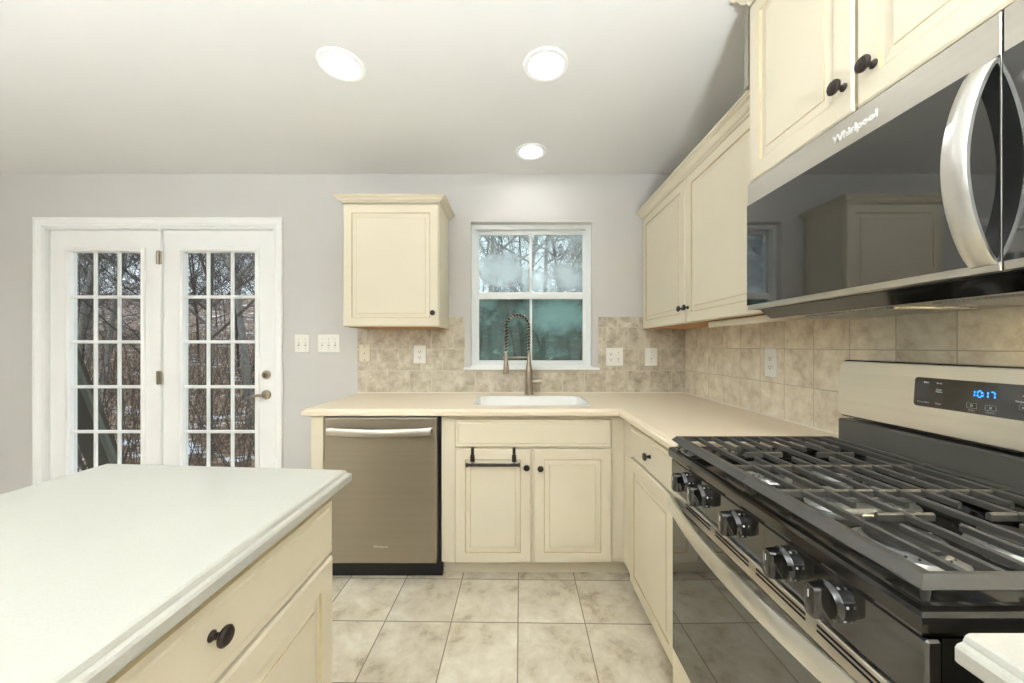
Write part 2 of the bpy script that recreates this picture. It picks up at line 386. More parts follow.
# ------------------------------------------------------------------ room shell
D = 2.53; WR = 1.195; CEIL = 2.4415; XL = -4.7; YB = -3.6
WX0, WX1, WZ0, WZ1 = -.311, .5416, 1.092, 2.108        # kitchen window opening
DX0, DX1, DZ1 = -3.312, -1.672, 2.085                  # french door opening
wb = new()
box(wb, XL-.12, DX0, D, D+.14, 0, CEIL); box(wb, DX0, DX1, D, D+.14, DZ1, CEIL); box(wb, DX1, WX0, D, D+.14, 0, CEIL)
box(wb, WX0, WX1, D, D+.14, WZ1, CEIL); box(wb, WX0, WX1, D, D+.14, 0, WZ0); box(wb, WX1, WR+.12, D, D+.14, 0, CEIL)
obj('wall_back', wb, 'wall', kind='structure')
obj('wall_right', bx(WR, WR+.12, YB, D, 0, CEIL), 'wall', kind='structure')
obj('wall_left', bx(XL-.12, XL, YB, D, 0, CEIL), 'wall', kind='structure')
obj('wall_front', bx(XL-.12, WR+.12, YB-.12, YB, 0, CEIL), 'wall', kind='structure')
obj('ceiling', bx(XL-.12, WR+.12, YB-.12, D+.14, CEIL, CEIL+.1), 'ceiling', kind='structure')
obj('floor', bx(XL-.12, WR+.12, YB-.12, D+.14, -.1, 0), 'floor', kind='structure')
obj('baseboard_back', bx(-1.60, -1.10, D-.014, D-.0005, .001, .09, bev=.003), 'white', kind='structure')
# stone splashback on the two walls (window notch left free)
ST = 1.444
sb = new()
box(sb, -1.097, WX0-.04, D-.009, D-.0005, .914, ST); box(sb, WX0-.04, WX1+.04, D-.009, D-.0005, .914, 1.075); box(sb, WX1+.04, WR-.0005, D-.009, D-.0005, .914, ST)
obj('trim_1', sb, 'splash_x', kind='structure')
obj('trim_2', bx(WR-.009, WR-.0005, -.25, D-.0095, .80, 1.60), 'splash_y_brightened', kind='structure')
cb = bx(-1.097, WR-.010, D-.015, D-.0092, .9145, .921); box(cb, WR-.015, WR-.0092, 1.23, D-.0155, .9145, .921)
obj('trim_3', cb, 'caulk', kind='structure')

# ------------------------------------------------------------------ french doors
def casing(name, x0, x1, z1, w):
    bm = new(); pts = []
    prof = [(0, 0), (0, .016), (.010, .020), (.018, .013), (w-.022, .010), (w-.016, .015), (w-.003, .012), (w, 0)]     # from outer edge inwards: (inset, proud)
    rings = []
    for ins, pr in prof:
        a = [(x0+ins, .0), (x0+ins, z1-ins), (x1-ins, z1-ins), (x1-ins, .0)]
        rings.append([bm.verts.new((x, D-pr-.0004, z)) for x, z in a])
    for A, B in zip(rings, rings[1:]):
        for k in range(3): bm.faces.new((A[k], A[k+1], B[k+1], B[k]))
    return obj(name, bm, 'white', kind='structure')
casing('trim_4', -3.352, -1.621, 2.136, .060)
jb = new()
box(jb, DX0, DX0+.022, D-.0, D+.138, 0, DZ1); box(jb, DX1-.022, DX1, D-.0, D+.138, 0, DZ1); box(jb, DX0+.022, DX1-.022, D-.0, D+.138, DZ1-.022, DZ1)
box(jb, -2.507, -2.489, D+.012, D+.138, 0, DZ1-.022)
obj('trim_5', jb, 'white', kind='structure')
def french_door(name, x0, x1, gx0, gx1, ops):
    y0, y1 = D+.030, D+.072; z0, z1 = .012, DZ1-.026; gz0, gz1 = .315, 1.908
    bm = new()
    box(bm, x0, gx0, y0, y1, z0, z1); box(bm, gx1, x1, y0, y1, z0, z1); box(bm, gx0, gx1, y0, y1, z0, gz0); box(bm, gx0, gx1, y0, y1, gz1, z1)
    d = obj(name, bm, 'white', kind='structure')
    fr = new()      # raised lite frame around the glass
    prof = [(-.030, 0), (-.026, .012), (-.008, .016), (.0015, .006), (.0015, -.0215)]
    rings = []
    for ins, pr in prof:
        rings.append([fr.verts.new((x, y0-pr, z)) for x, z in ((gx0+ins, gz0+ins), (gx1-ins, gz0+ins), (gx1-ins, gz1-ins), (gx0+ins, gz1-ins))])
    for A, B in zip(rings, rings[1:]):
        for k in range(4): fr.faces.new((A[k], A[(k+1) % 4], B[(k+1) % 4], B[k]))
    obj('lite_frame', fr, 'white', d)
    mb = new()
    for i in (1, 2):
        x = gx0+(gx1-gx0)*i/3; box(mb, x-.011, x+.011, y0+.004, y0+.018, gz0, gz1, bev=.003)
    for i in range(1, 5):
        z = gz0+(gz1-gz0)*i/5; box(mb, gx0, gx1, y0+.0035, y0+.0185, z-.011, z+.011, bev=.003)
    obj('muntin_grid', mb, 'vinyl', d)
    obj('glass_pane', bx(gx0+.001, gx1-.001, y0+.022, y0+.026, gz0+.001, gz1-.001), 'glass', d)
    if ops:
        hz = [(1.205, 'deadbolt'), (1.062, 'lever')]
        xk = x1-.060
        b = lathe(new(), (xk, y0, 1.039), (0, -1, 0), [(0.0001, 0), (.031, 0), (.031, .006), (.026, .014), (.012, .017), (.0001, .017)], 24)
        dbm = obj('deadbolt', b, 'nickel', d, True)
        obj('thumb_turn', bx(xk-.004, xk+.004, y0-.034, y0-.0175, 1.022, 1.056, bev=.002), 'nickel', dbm)
        b = lathe(new(), (xk, y0, .897), (0, -1, 0), [(.0001, 0), (.034, 0), (.034, .006), (.028, .014), (.011, .018), (.010, .045), (.0001, .045)], 24)
        ro = obj('door_handle', b, 'nickel', d, True)
        b = tube(new(), [(xk, y0-.042, .897), (xk-.03, y0-.045, .898), (xk-.07, y0-.043, .890), (xk-.105, y0-.036, .880), (xk-.115, y0-.03, .879)], [.009, .010, .008, .007, .005], 10)
        obj('lever', b, 'nickel', ro, True)
        for za, zb in ((.875, .92), (1.015, 1.06)): obj('latch_plate', bx(x1-.0005, x1+.0015, y0-.0005, y0+.025, za, zb), 'nickel', d)
    return d
d1 = french_door('door_1', -3.286, -2.510, -3.145, -2.640, False)
d2 = french_door('door_2', -2.486, -1.697, -2.348, -1.834, True)
for z in (1.86, 1.02, .25):
    b = bx(-2.5065, -2.494, D-.004, D+.0115, z-.045, z+.045, bev=.001); tube(b, [(-2.492, D-.004, z-.048), (-2.492, D-.004, z+.048)], .006, 10)
    box(b, -2.490, -2.478, D+.002, D+.0115, z-.045, z+.045, bev=.001)
    obj('hinge', b, 'nickel', d2)

# ------------------------------------------------------------------ kitchen window
yw = D+.055
fb = new()
fx0, fx1, fz0, fz1 = WX0+.0005, WX1-.0005, WZ0+.0005, WZ1-.0005
for a in ((fx0, fx0+.030, fz0, fz1), (fx1-.030, fx1, fz0, fz1), (fx0+.030, fx1-.030, fz1-.03, fz1), (fx0+.030, fx1-.030, fz0, fz0+.03)):
    box(fb, a[0], a[1], yw, yw+.08, a[2], a[3])
for a in ((fx0+.030, fx0+.038, fz0+.03, fz1-.03), (fx1-.038, fx1-.030, fz0+.03, fz1-.03)):
    box(fb, a[0], a[1], yw+.012, yw+.02, a[2], a[3])
win = obj('window_1', fb, 'vinyl', kind='structure')
def sash(name, x0, x1, z0, z1, y, g, gx0, gx1, gz0, gz1):
    bm = new()
    box(bm, x0, gx0, y, y+.028, z0, z1, bev=.002); box(bm, gx1, x1, y, y+.028, z0, z1, bev=.002)
    box(bm, gx0-.001, gx1+.001, y+.001, y+.027, gz1, z1, bev=.002); box(bm, gx0-.001, gx1+.001, y+.001, y+.027, z0, gz0, bev=.002)
    s = obj(name, bm, 'vinyl', win)
    xm = (gx0+gx1)/2
    obj('muntin', bx(xm-.009, xm+.009, y+.008, y+.0135, gz0, gz1), 'vinyl', s)
    obj('glass_pane', bx(gx0-.004, gx1+.004, y+.014, y+.017, gz0-.004, gz1+.004), g, s)
    return s
sash('upper_sash', fx0+.031, fx1-.031, 1.585, fz1-.031, yw+.042, 'glass_fog_up', -.262, .492, 1.632, 2.05)
sash('lower_sash', fx0+.031, fx1-.031, fz0+.031, 1.62, yw+.010, 'glass_fog_low', -.258, .486, 1.138, 1.578)
sl = bx(WX0-.045, WX1+.045, D-.035, D-.0005, 1.076, 1.0915, bev=.005, seg=2); box(sl, WX0+.001, WX1-.001, D-.004, yw-.0005, 1.0925, 1.099)
obj('window_stool', sl, 'white', win)

# ------------------------------------------------------------------ cabinets
def knob(parent, p, n, s=1.0, name='knob'):
    b = lathe(new(), p, n, [(.0001, 0), (.009*s, 0), (.009*s, .002*s), (.0055*s, .006*s), (.0055*s, .014*s), (.011*s, .017*s), (.0160*s, .021*s), (.0165*s, .025*s), (.013*s, .029*s), (.0001, .031*s)], 20)
    return obj(name, b, 'bronze', parent, True)
CR = ['cream', 'glaze']
def crown(parent, path, zb, h, over, nrm):
    """crown moulding along a 2D path; nrm = outward side +1 / -1 (left / right of travel)"""
    prof = [(0, 0), (.004, 0), (.006, .18*h), (.014, .24*h), (.02, .36*h), (.6*over, .66*h), (.82*over, .74*h), (.85*over, .84*h), (over, .88*h), (over, h), (0, h)]
    bm = new(); P = [Vector(p) for p in path]; n = len(P); loops = []
    for off, dz in prof:
        l = []
        for i, p in enumerate(P):
            ds = []
            if i > 0: ds.append((P[i]-P[i-1]).normalized())
            if i < n-1: ds.append((P[i+1]-P[i]).normalized())
            ns = [Vector((-d.y, d.x))*nrm for d in ds]
            if len(ns) == 1: q = p+ns[0]*off
            else:
                m = (ns[0]+ns[1]); q = p+m*(off/(1+ns[0].dot(ns[1])))
            l.append(bm.verts.new((q.x, q.y, zb+dz)))
        loops.append(l)
    for A, B in zip(loops, loops[1:]):
        for k in range(n-1): bm.faces.new((A[k], A[k+1], B[k+1], B[k]))
    for k in range(n-1): bm.faces.new((loops[-1][k], loops[-1][k+1], loops[0][k+1], loops[0][k]))
    bm.faces.new([l[0] for l in loops]); bm.faces.new([l[-1] for l in loops])
    return obj('crown_moulding', bm, 'cream', parent)

# left upper cabinet
U0, U1 = 1.357, 2.114
t = thing('wall_cabinet', 'single-door cream wall cabinet to the left of the sink window', 'cabinet', (-.76, 2.37, U0))
fy = 2.222
obj('cabinet_body', bx(-1.05, -.462, fy, D-.0095, U0+.004, U1), 'cream', t)
obj('bottom_panel', bx(-1.03, -.482, fy+.02, D-.012, U0, U0+.0035), 'wood', t)
dr = obj('door', raised((-1.046, fy, U0+.004), X_, Z_, -Y_, .580, .744, .02, .055), CR, t)
knob(dr, (-.497, fy-.02, U0+.085), -Y_, .95)
crown(t, [(-1.05, D-.01), (-1.05, fy-.018), (-.462, fy-.018), (-.462, D-.01)], U1, .037, .045, -1)
obj('top_panel', bx(-1.05, -.462, fy, D-.0095, U1+.0005, U1+.034), 'cream', t)

# right upper cabinets (one two-door unit on the side wall)
RU = .90
t = thing('wall_cabinet', 'two-door cream wall cabinet in the right corner by the window', 'cabinet', (1.05, 1.88, 1.357))
obj('cabinet_body', bx(RU, WR-.0095, 1.222, D-.0095, 1.361, 2.115), 'cream', t)
obj('bottom_panel', bx(RU+.015, WR-.012, 1.235, D-.012, 1.356, 1.3605), 'wood', t, label='brown wood underside')
da = obj('door', raised((RU, 1.878, 1.361), Y_, Z_, -X_, .612, .750, .02, .055), CR, t)
db = obj('door', raised((RU, 1.245, 1.361), Y_, Z_, -X_, .620, .750, .02, .055), CR, t)
knob(da, (RU-.02, 1.903, 1.437), -X_, .95); knob(db, (RU-.02, 1.840, 1.437), -X_, .95)
crown(t, [(RU-.012, D-.01), (RU-.012, 1.222)], 2.115, .055, .045, -1)
obj('top_panel', bx(RU-.012, WR-.0095, 1.222, D-.0095, 2.1155, 2.165), 'cream', t)
obj('light_rail', bx(RU+.020, RU+.036, 1.235, 1.725, 1.330, 1.3555, bev=.002), 'cream', t)
obj('light_rail', bx(RU+.020, WR-.012, 1.225, 1.234, 1.330, 1.3555, bev=.002), 'cream', t)

# cabinet above the microwave
RM = .803; q0, q1 = .455, 1.215
t = thing('wall_cabinet', 'two-door cream wall cabinet mounted directly above the microwave', 'cabinet', (1.0, .835, 1.782))
obj('cabinet_body', bx(RM, WR-.0005, q0, q1, 1.782, 2.385), 'cream', t)
for y0, y1, k in ((.839, q1-.003, .862), (q0+.003, .831, .79)):
    d = obj('door', raised((RM, y0, 1.786), Y_, Z_, -X_, y1-y0, .585, .02, .055), CR, t)
    knob(d, (RM-.02, k, 1.857), -X_, 1.05)
crown(t, [(WR-.01, q1), (RM-.012, q1), (RM-.012, q0)], 2.385, .055, .045, -1)
obj('grey_strip', bx(RM-.016, RM+.01, q1+.006, q1+.028, 2.12, 2.384), 'grey_cab', t, label='narrow grey strip')  # plain grey strip on the taller cabinet's far edge

# base run: end panel, dishwasher, sink cabinet, right cabinet
FY = 1.915
obj_ = obj('cabinet_end_panel', bx(-1.070, -1.006, 1.900, D-.001, .0, .877, bev=.001), 'cream')
tag(obj_, 'narrow cream end panel left of the dishwasher', 'panel')
t = thing('dishwasher', 'stainless steel dishwasher under the back counter', 'dishwasher', (-.70, 2.2, 0))
obj('tub', bx(-1.002, -.392, 1.925, D-.02, .10, .875), 'matte_black', t)
b = bx(-.995, -.408, 1.887, 1.924, .108, .868, bev=.004, seg=2)
dwd = obj('door', b, 'steel_dw', t)
hb = []
n = 18
for i in range(n+1):
    f = i/n; x = -.965+.535*f; y = 1.852-.018*math.sin(PI*f); z = .800-.006*math.sin(PI*f)
    hb.append([(x, y+.004, z-.020), (x, y-.004, z-.014), (x, y-.006, z+.006), (x, y+.002, z+.022), (x, y+.010, z+.02), (x, y+.010, z-.018)])
b = loft(new(), hb)
for x in (-.955, -.44): box(b, x-.010, x+.010, 1.860, 1.8868, .785, .815)
obj('handle', b, 'handle_dw', t, label='pale satin bar handle', smooth=True)
obj('toe_kick', bx(-1.0, -.392, 1.955, 1.975, .002, .099), 'matte_black', t)
text('badge', 'Whirlpool', .018, (-.70, 1.8866, .195), X_, Z_, -Y_, 'steel_handle', dwd, .0005)

t = thing('sink_cabinet', 'cream sink base cabinet with two doors under the window', 'cabinet', (.08, 2.2, 0))
obj('cabinet_body', bx(-.388, .578, FY, FY+.02, .10, .877), 'cream', t)
for xa, xb, zt in ((-.388, -.370, .877), (.56, .578, .877), (-.3695, .5595, .118)): obj('carcass_panel', bx(xa, xb, FY+.0205, D-.02, .10, zt), 'cream', t)
obj('toe_kick', bx(-.388, .640, 1.985, 2.0, .001, .099), 'cream', t)
obj('false_drawer_front', slabfront((-.316, FY, .711), X_, Z_, -Y_, .822, .147), CR, t)
dl = obj('door', raised((-.316, FY, .104), X_, Z_, -Y_, .400, .597), CR, t)
dr = obj('door', raised((.098, FY, .104), X_, Z_, -Y_, .408, .597), CR, t)
knob(dl, (.060, FY-.02, .610), -Y_); knob(dr, (.132, FY-.02, .605), -Y_)
t = thing('towel_bar', 'dark bronze towel bar hooked over the left sink cabinet door', 'towel bar', (-.12, 1.88, .63))
for x in (-.222, -.005):
    b = bx(x-.008, x+.008, FY-.0235, FY-.0205, .650, .7035); box(b, x-.008, x+.008, FY-.0235, FY-.003, .7035, .706)
    box(b, x-.011, x+.011, FY-.030, FY-.0225, .635, .675, bev=.003); tube(b, [(x, FY-.028, .628), (x, FY-.05, .628)], .006, 10)
    obj('hook', b, 'bronze', t)
b = tube(new(), [(-.245, FY-.05, .628), (.018, FY-.05, .628)], .0078, 12)
for x, s in ((-.245, -1), (.018, 1)): lathe(b, (x, FY-.05, .628), (s, 0, 0), [(.006, -.002), (.011, 0), (.012, .005), (.007, .009), (.0001, .011)], 12)
obj('rail', b, 'bronze', t)

RX = .576
t = thing('base_cabinet', 'cream base cabinet with drawer and door left of the range', 'cabinet', (.9, 1.56, 0))
obj('cabinet_body', bx(RX, WR-.02, 1.226, FY-.001, .10, .877), 'cream', t)
obj('toe_kick', bx(RX+.066, RX+.08, 1.226, 1.984, .001, .099), 'cream', t)
dr = obj('drawer', slabfront((RX, 1.255, .715), Y_, Z_, -X_, .500, .146), CR, t)
knob(dr, (RX-.02, 1.49, .785), -X_)
obj('door', raised((RX, 1.255, .104), Y_, Z_, -X_, .500, .600), CR, t)

# worktops and sink
SX0, SX1, SY0, SY1 = -.235, .430, 1.985, 2.370
hole = rrect(SX0, SX1, SY0, SY1, .05)
CX = .538; CYF = 1.872
poly = [(-1.107, CYF), (CX, CYF), (CX, 1.224), (WR-.0095, 1.224), (WR-.0095, D-.0095), (-1.107, D-.0095)]
o = obj('worktop', slab(poly, [1, 1, 0, 0, 0, 1], .878, .914, hole), 'counter')
tag(o, 'L-shaped beige worktop under the window and along the right wall', 'countertop')
def rloop(ins, z, r=.05): return [(x, y, z) for x, y in rrect(SX0+ins, SX1-ins, SY0+ins, SY1-ins, max(.005, r))]
sk = loft(new(), [rloop(.0015, .75, .05), rloop(.0015, .9155, .05), rloop(.006, .9165, .05), rloop(.012, .914, .046), rloop(.022, .80, .05), rloop(.05, .765, .05), rloop(.09, .76, .04)], True, True)
t = thing('kitchen_sink', 'white basin set in the worktop below the window', 'sink', (.1, 2.18, .75))
obj('basin', sk, 'sink', t, True)
b = lathe(new(), (.1, 2.2, .7605), Z_, [(.0001, 0), (.042, 0), (.042, .002), (.034, .002), (.03, -.0002), (.0001, -.0002)], 24)
obj('drain', b, 'nickel', t, True)

# faucet
FXx, FYy = .094, 2.440
t = thing('kitchen_faucet', 'brushed nickel spring faucet with hanging spray head at the sink', 'faucet', (FXx, FYy, .9145))
b = lathe(new(), (FXx, FYy, .9145), Z_, [(.0001, 0), (.029, 0), (.029, .008), (.0245, .013), (.024, .15), (.018, .19), (.0125, .23), (.0115, .29), (.0001, .29)], 24)
obj('faucet_body', b, 'nickel', t, True)
R_ = .077; cx = FXx-R_; cz = 1.373
arc = [(FXx, FYy, 1.20+.0*i) for i in range(1)] + [(FXx, FYy, 1.20+(cz-1.20)*i/6) for i in range(1, 7)]
arc += [(cx+R_*math.cos(PI*i/16), FYy, cz+R_*math.sin(PI*i/16)) for i in range(1, 17)]
arc += [(cx-R_, FYy, cz-(cz-1.195)*i/6) for i in range(1, 7)]
obj('hose', tube(new(), arc, .007, 10), 'matte_black', t, True)
A = [Vector(p) for p in arc]; L_ = [0]
for a, c in zip(A, A[1:]): L_.append(L_[-1]+(c-a).length)
turns = 28; hel = []; steps = turns*9
for i in range(steps+1):
    s = L_[-1]*i/steps; k = max(j for j in range(len(L_)) if L_[j] <= s+1e-9); k = min(k, len(A)-2)
    f = (s-L_[k])/max(1e-9, L_[k+1]-L_[k]); p = A[k].lerp(A[k+1], f); d = (A[k+1]-A[k]).normalized(); sd = Vector((0, 1, 0)); u = d.cross(sd)
    th = 2*PI*turns*i/steps; hel.append(p+(sd*math.cos(th)+u*math.sin(th))*.0125)
obj('spring_coil', tube(new(), hel, .0034, 5), 'nickel', t, True)
b = lathe(new(), (cx-R_, FYy, 1.205), (0, 0, -1), [(.0001, 0), (.009, 0), (.011, .02), (.012, .05), (.017, .09), (.021, .135), (.020, .15), (.0001, .15)], 20)
obj('spray_head', b, 'nickel', t, True)
b = tube(new(), [(FXx, FYy, 1.165), (cx-R_+.012, FYy, 1.165)], .005, 8); lathe(b, (cx-R_, FYy, 1.158), Z_, [(.0165, 0), (.0185, 0), (.0185, .014), (.0165, .014), (.0165, 0)], 16)
obj('holder_arm', b, 'nickel', t)
b = tube(new(), [(FXx+.018, FYy, 1.0), (FXx+.05, FYy, 1.0)], .015, 14); tube(b, [(FXx+.05, FYy, 1.0), (FXx+.085, FYy-.004, 1.006)], [.0195, .0195], 14)
obj('lever_handle', b, 'nickel', t, True)

# ------------------------------------------------------------------ island
t = thing('kitchen_island', 'cream island cabinet with drawer and door beneath the white worktop', 'cabinet', (-.8, .2, 0))
obj('cabinet_body', bx(-1.10, -.484, -.60, .935, .10, .877), 'cream', t)
obj('toe_kick', bx(-1.04, -.56, -.55, .86, .001, .099), 'cream', t)
for y0, y1 in ((.170, .925), (-.595, .160)):
    d = obj('drawer', slabfront((-.484, y0, .716), Y_, Z_, X_, y1-y0, .138), CR, t)
    knob(d, (-.464, (y0+y1)/2+.006, .798), X_, .92)
obj('door', raised((-.484, .170, .110), Y_, Z_, X_, .755, .598, .02, .06), CR, t)
obj('door', raised((-.484, -.595, .110), Y_, Z_, X_, .755, .598, .02, .06), CR, t)
o = obj('worktop', slab([(-1.152, -.65), (-.438, -.65), (-.438, .972), (-1.152, 1.026)], [1, 1, 1, 1], .878, .914), 'counter_white')
tag(o, 'off-white worktop of the island in the left foreground', 'countertop')

# near worktop and cabinet beyond the range
o = obj('worktop', slab([(.520, -.6), (WR-.0095, -.6), (WR-.0095, .428), (.520, .428)], [0, 0, 0, 1], .866, .902), 'counter_white')
tag(o, 'short off-white worktop at the near side of the range', 'countertop')
t = thing('base_cabinet', 'cream base cabinet at the near side of the range', 'cabinet', (.9, -.1, 0))
obj('cabinet_body', bx(.560, WR-.02, -.58, .425, .10, .865), 'cream', t)
obj('toe_kick', bx(.63, .645, -.58, .425, .001, .099), 'cream', t)

# ------------------------------------------------------------------ range
r0, r1 = .458, 1.215; rc = (r0+r1)/2
t = thing('gas_range', 'black and stainless gas range with five front knobs on the right', 'range', (.85, rc, 0))
obj('oven_body', bx(.545, 1.17, r0+.004, r1-.004, .03, .868), 'black', t)
for x in (.62, 1.1):
    for y in (r0+.05, r1-.05): obj('foot', tube(new(), [(x, y, .001), (x, y, .0295)], .018, 10), 'matte_black', t)
def top_panel(x0, x1, y0, y1, zb, prof):
    bm = new(); loops = []
    for ins, z in prof: loops.append([(x0+ins, y0+ins, z), (x1-ins, y0+ins, z), (x1-ins, y1-ins, z), (x0+ins, y1-ins, z)])
    return loft(bm, loops)
ck = top_panel(.515, 1.075, r0, r1, .87, [(.010, .869), (.002, .873), (0, .878), (0, .897), (.003, .903), (.010, .906), (.018, .905), (.028, .880), (.038, .874)])
cook = obj('cooktop', ck, 'black', t)
obj('control_panel', bx(.524, .544, r0+.002, r1-.002, .775, .866, bev=.003), 'black_panel', t)
kz = .825
for i, dy in enumerate((-.256, -.155, 0, .155, .256)):
    y = rc+.013+dy
    b = lathe(new(), (.5235, y, kz), -X_, [(.0001, 0), (.030, 0), (.030, .009), (.027, .0125), (.0255, .018), (.0001, .0185)], 32)
    kb = obj('knob', b, 'knob_black', t, True)
    gl = []
    for d, w, h in ((.0190, .0135, .0265), (.030, .0125, .0262), (.040, .0105, .0255), (.0425, .008, .023)):
        gl.append([(.5235-d, y+a, kz+c) for a, c in rrect(-w, w, -h, h, .006, 3)])
    obj('grip', loft(new(), gl), 'knob_black', kb, True)
    obj('pointer_mark', bx(.4803, .4808, y-.001, y+.001, kz+.006, kz+.018), 'mark', kb)
    for a in (25, 75, 125):
        ca, sa = math.cos(math.radians(a)), math.sin(math.radians(a))
        q = xform(box(new(), -.0018, .0018, -.0018, .0018, 0, .0006), Vector((.5235-.005, y-.0302*sa, kz+.0302*ca)), (1, 0, 0), (0, ca, sa), (0, -sa, ca))
        obj('dial_mark', q, 'mark', kb)
# vent trim above the door
b = bx(.528, .5405, r0+.004, r1-.004, .7215, .764, bev=.0015)
vt = obj('vent_trim', b, 'steel', t)
for a, c in ((r0+.055, r0+.175), (r0+.200, r0+.335), (r0+.36, r0+.495), (r0+.52, r0+.66)):
    for z in (.744, .7535): obj('vent_slot', bx(.5275, .5279, a, c, z-.0022, z+.0022), 'slot_black', vt)
obj('vent_recess', bx(.5405, .5448, r0+.006, r1-.006, .722, .774), 'matte_black', t)
dd = obj('oven_door', bx(.527, .5445, r0+.003, r1-.003, .232, .720, bev=.002), 'black_glass', t)
loops = []; n = 26; ya, yb = r0+.012, r1-.006
for i in range(n+1):
    f = i/n; y = ya+(yb-ya)*f; x = .512-.040*math.sin(PI*f)**.8; zt = .745; zb_ = .699
    loops.append([(x+.012, y, zb_+.003), (x+.003, y, zb_), (x, y, zb_+.006), (x, y, zt-.008), (x+.004, y, zt), (x+.012, y, zt-.002)])
b = loft(new(), loops)
for y in (ya+.014, yb-.014): box(b, .514, .5268, y-.011, y+.011, .705, .719)
obj('handle', b, 'steel_handle', dd, True, label='wide arched satin steel handle')
obj('storage_drawer', bx(.527, .5445, r0+.003, r1-.003, .065, .226, bev=.003), 'steel', t, label='stainless storage drawer front')
# back guard
def yz_round(x, y0, y1, z0, z1, r): return [(x, a, c) for a, c in rrect(y0, y1, z0, z1, r)]
gb = bx(1.072, 1.168, r0+.012, r1-.012, .871, 1.003, bev=.004)
obj('back_riser', gb, 'riser_black', t)
b = new()
tilt = .012
def tl(pts, z0): return [(x+(z-z0)*.07, y, z) for x, y, z in pts]
loft(b, [tl(yz_round(1.084, r0, r1, 1.012, 1.196, .022), 1.0), tl(yz_round(1.165, r0, r1, 1.012, 1.196, .022), 1.0)])
bk = obj('backguard', b, 'black', t)
b = loft(new(), [tl(yz_round(1.0835, r0+.004, r1-.004, 1.017, 1.192, .02), 1.0), tl(yz_round(1.0765, r0+.004, r1-.004, 1.017, 1.192, .02), 1.0), tl(yz_round(1.0755, r0+.006, r1-.006, 1.019, 1.190, .019), 1.0)])
obj('fascia', b, 'steel', bk, label='brushed stainless control fascia')
b = loft(new(), [tl(yz_round(1.0753, rc-.145, rc+.145, 1.082, 1.158, .008), 1.0), tl(yz_round(1.0744, rc-.145, rc+.145, 1.082, 1.158, .008), 1.0)])
pn = obj('display_panel', b, 'black_panel', bk, label='black glass display panel')
TU = -Y_; TV = Vector((.07, 0, 1)).normalized(); TN = TU.cross(TV)*-1
if TN.x > 0: TN = -TN
def dp(y, z, e=.0008): return Vector((1.0744+(z-1.0)*.07-e, y, z))
# clock reading 10:17
def seg7(bm, ch, y, z, w, h, s):
    segs = {'1': 'bc', '0': 'abcdef', '7': 'abc'}[ch]; P = {'a': (0, h, w, h), 'b': (w, h/2, w, h), 'c': (w, 0, w, h/2), 'd': (0, 0, w, 0), 'e': (0, 0, 0, h/2), 'f': (0, h/2, 0, h)}
    for k in segs:
        a0, b0, a1, b1 = P[k]
        bmn = new(); hor = b0 == b1
        if hor: box(bmn, a0+s*.6, a1-s*.6, b0-s/2, b0+s/2, 0, .0005)
        else: box(bmn, a0-s/2, a0+s/2, b0+s*.6, b1-s*.6, 0, .0005)
        xform(bmn, dp(y, z), TU, TV, TN)
        me = bpy.data.meshes.new('x'); bmn.to_mesh(me); bmn.free(); bm.from_mesh(me); bpy.data.meshes.remove(me)
b = new(); zc = 1.122
for ch, y in zip('1017', (rc+.0235, rc+.0105, rc-.0005, rc-.0125)):
    seg7(b, ch, y, zc, .0075, .0145, .0024)
for zz in (.003, .009):
    q = box(new(), 0, .002, zz, zz+.002, 0, .0005); xform(q, dp(rc+.0012, zc), TU, TV, TN)
    me = bpy.data.meshes.new('x'); q.to_mesh(me); q.free(); b.from_mesh(me); bpy.data.meshes.remove(me)
obj('clock_digits', b, 'blue_led', pn)
def frame_rect(bm, y, z, w, h, s):
    for a in ((0, w, 0, s), (0, w, h-s, h), (0, s, s, h-s), (w-s, w, s, h-s)):
        q = box(new(), a[0], a[1], a[2], a[3], 0, .0003); xform(q, dp(y, z), TU, TV, TN)
        me = bpy.data.meshes.new('x'); q.to_mesh(me); q.free(); bm.from_mesh(me); bpy.data.meshes.remove(me)
for a in ((rc+.030, 1.094, .020, .0125, .0012), (rc-.004, 1.094, .020, .0125, .0012), (rc-.060, 1.105, .014, .011, .0006)):
    b = new(); frame_rect(b, *a); obj('button_outline', b, 'grey_print', pn)
for s, y, z, sz in (('Bake', rc+.117, 1.146, .006), ('Broil', rc+.088, 1.146, .006), ('Keep\nWarm', rc+.088, 1.127, .0055), ('Frozen Bake', rc+.122, 1.094, .0055), ('Timer', rc+.088, 1.094, .0055),
                    ('START', rc+.020, 1.089, .0045), ('CANCEL', rc-.014, 1.089, .0045), ('Temp/Time', rc-.066, 1.122, .0055), ('▷', rc+.020, 1.100, .007), ('X', rc-.014, 1.100, .007), ('^', rc-.066, 1.133, .009), ('v', rc-.066, 1.110, .007)):
    text('button_print', s, sz, dp(y, z), TU, TV, TN, 'mark' if sz > .005 else 'grey_print', pn, .0002, .0001)
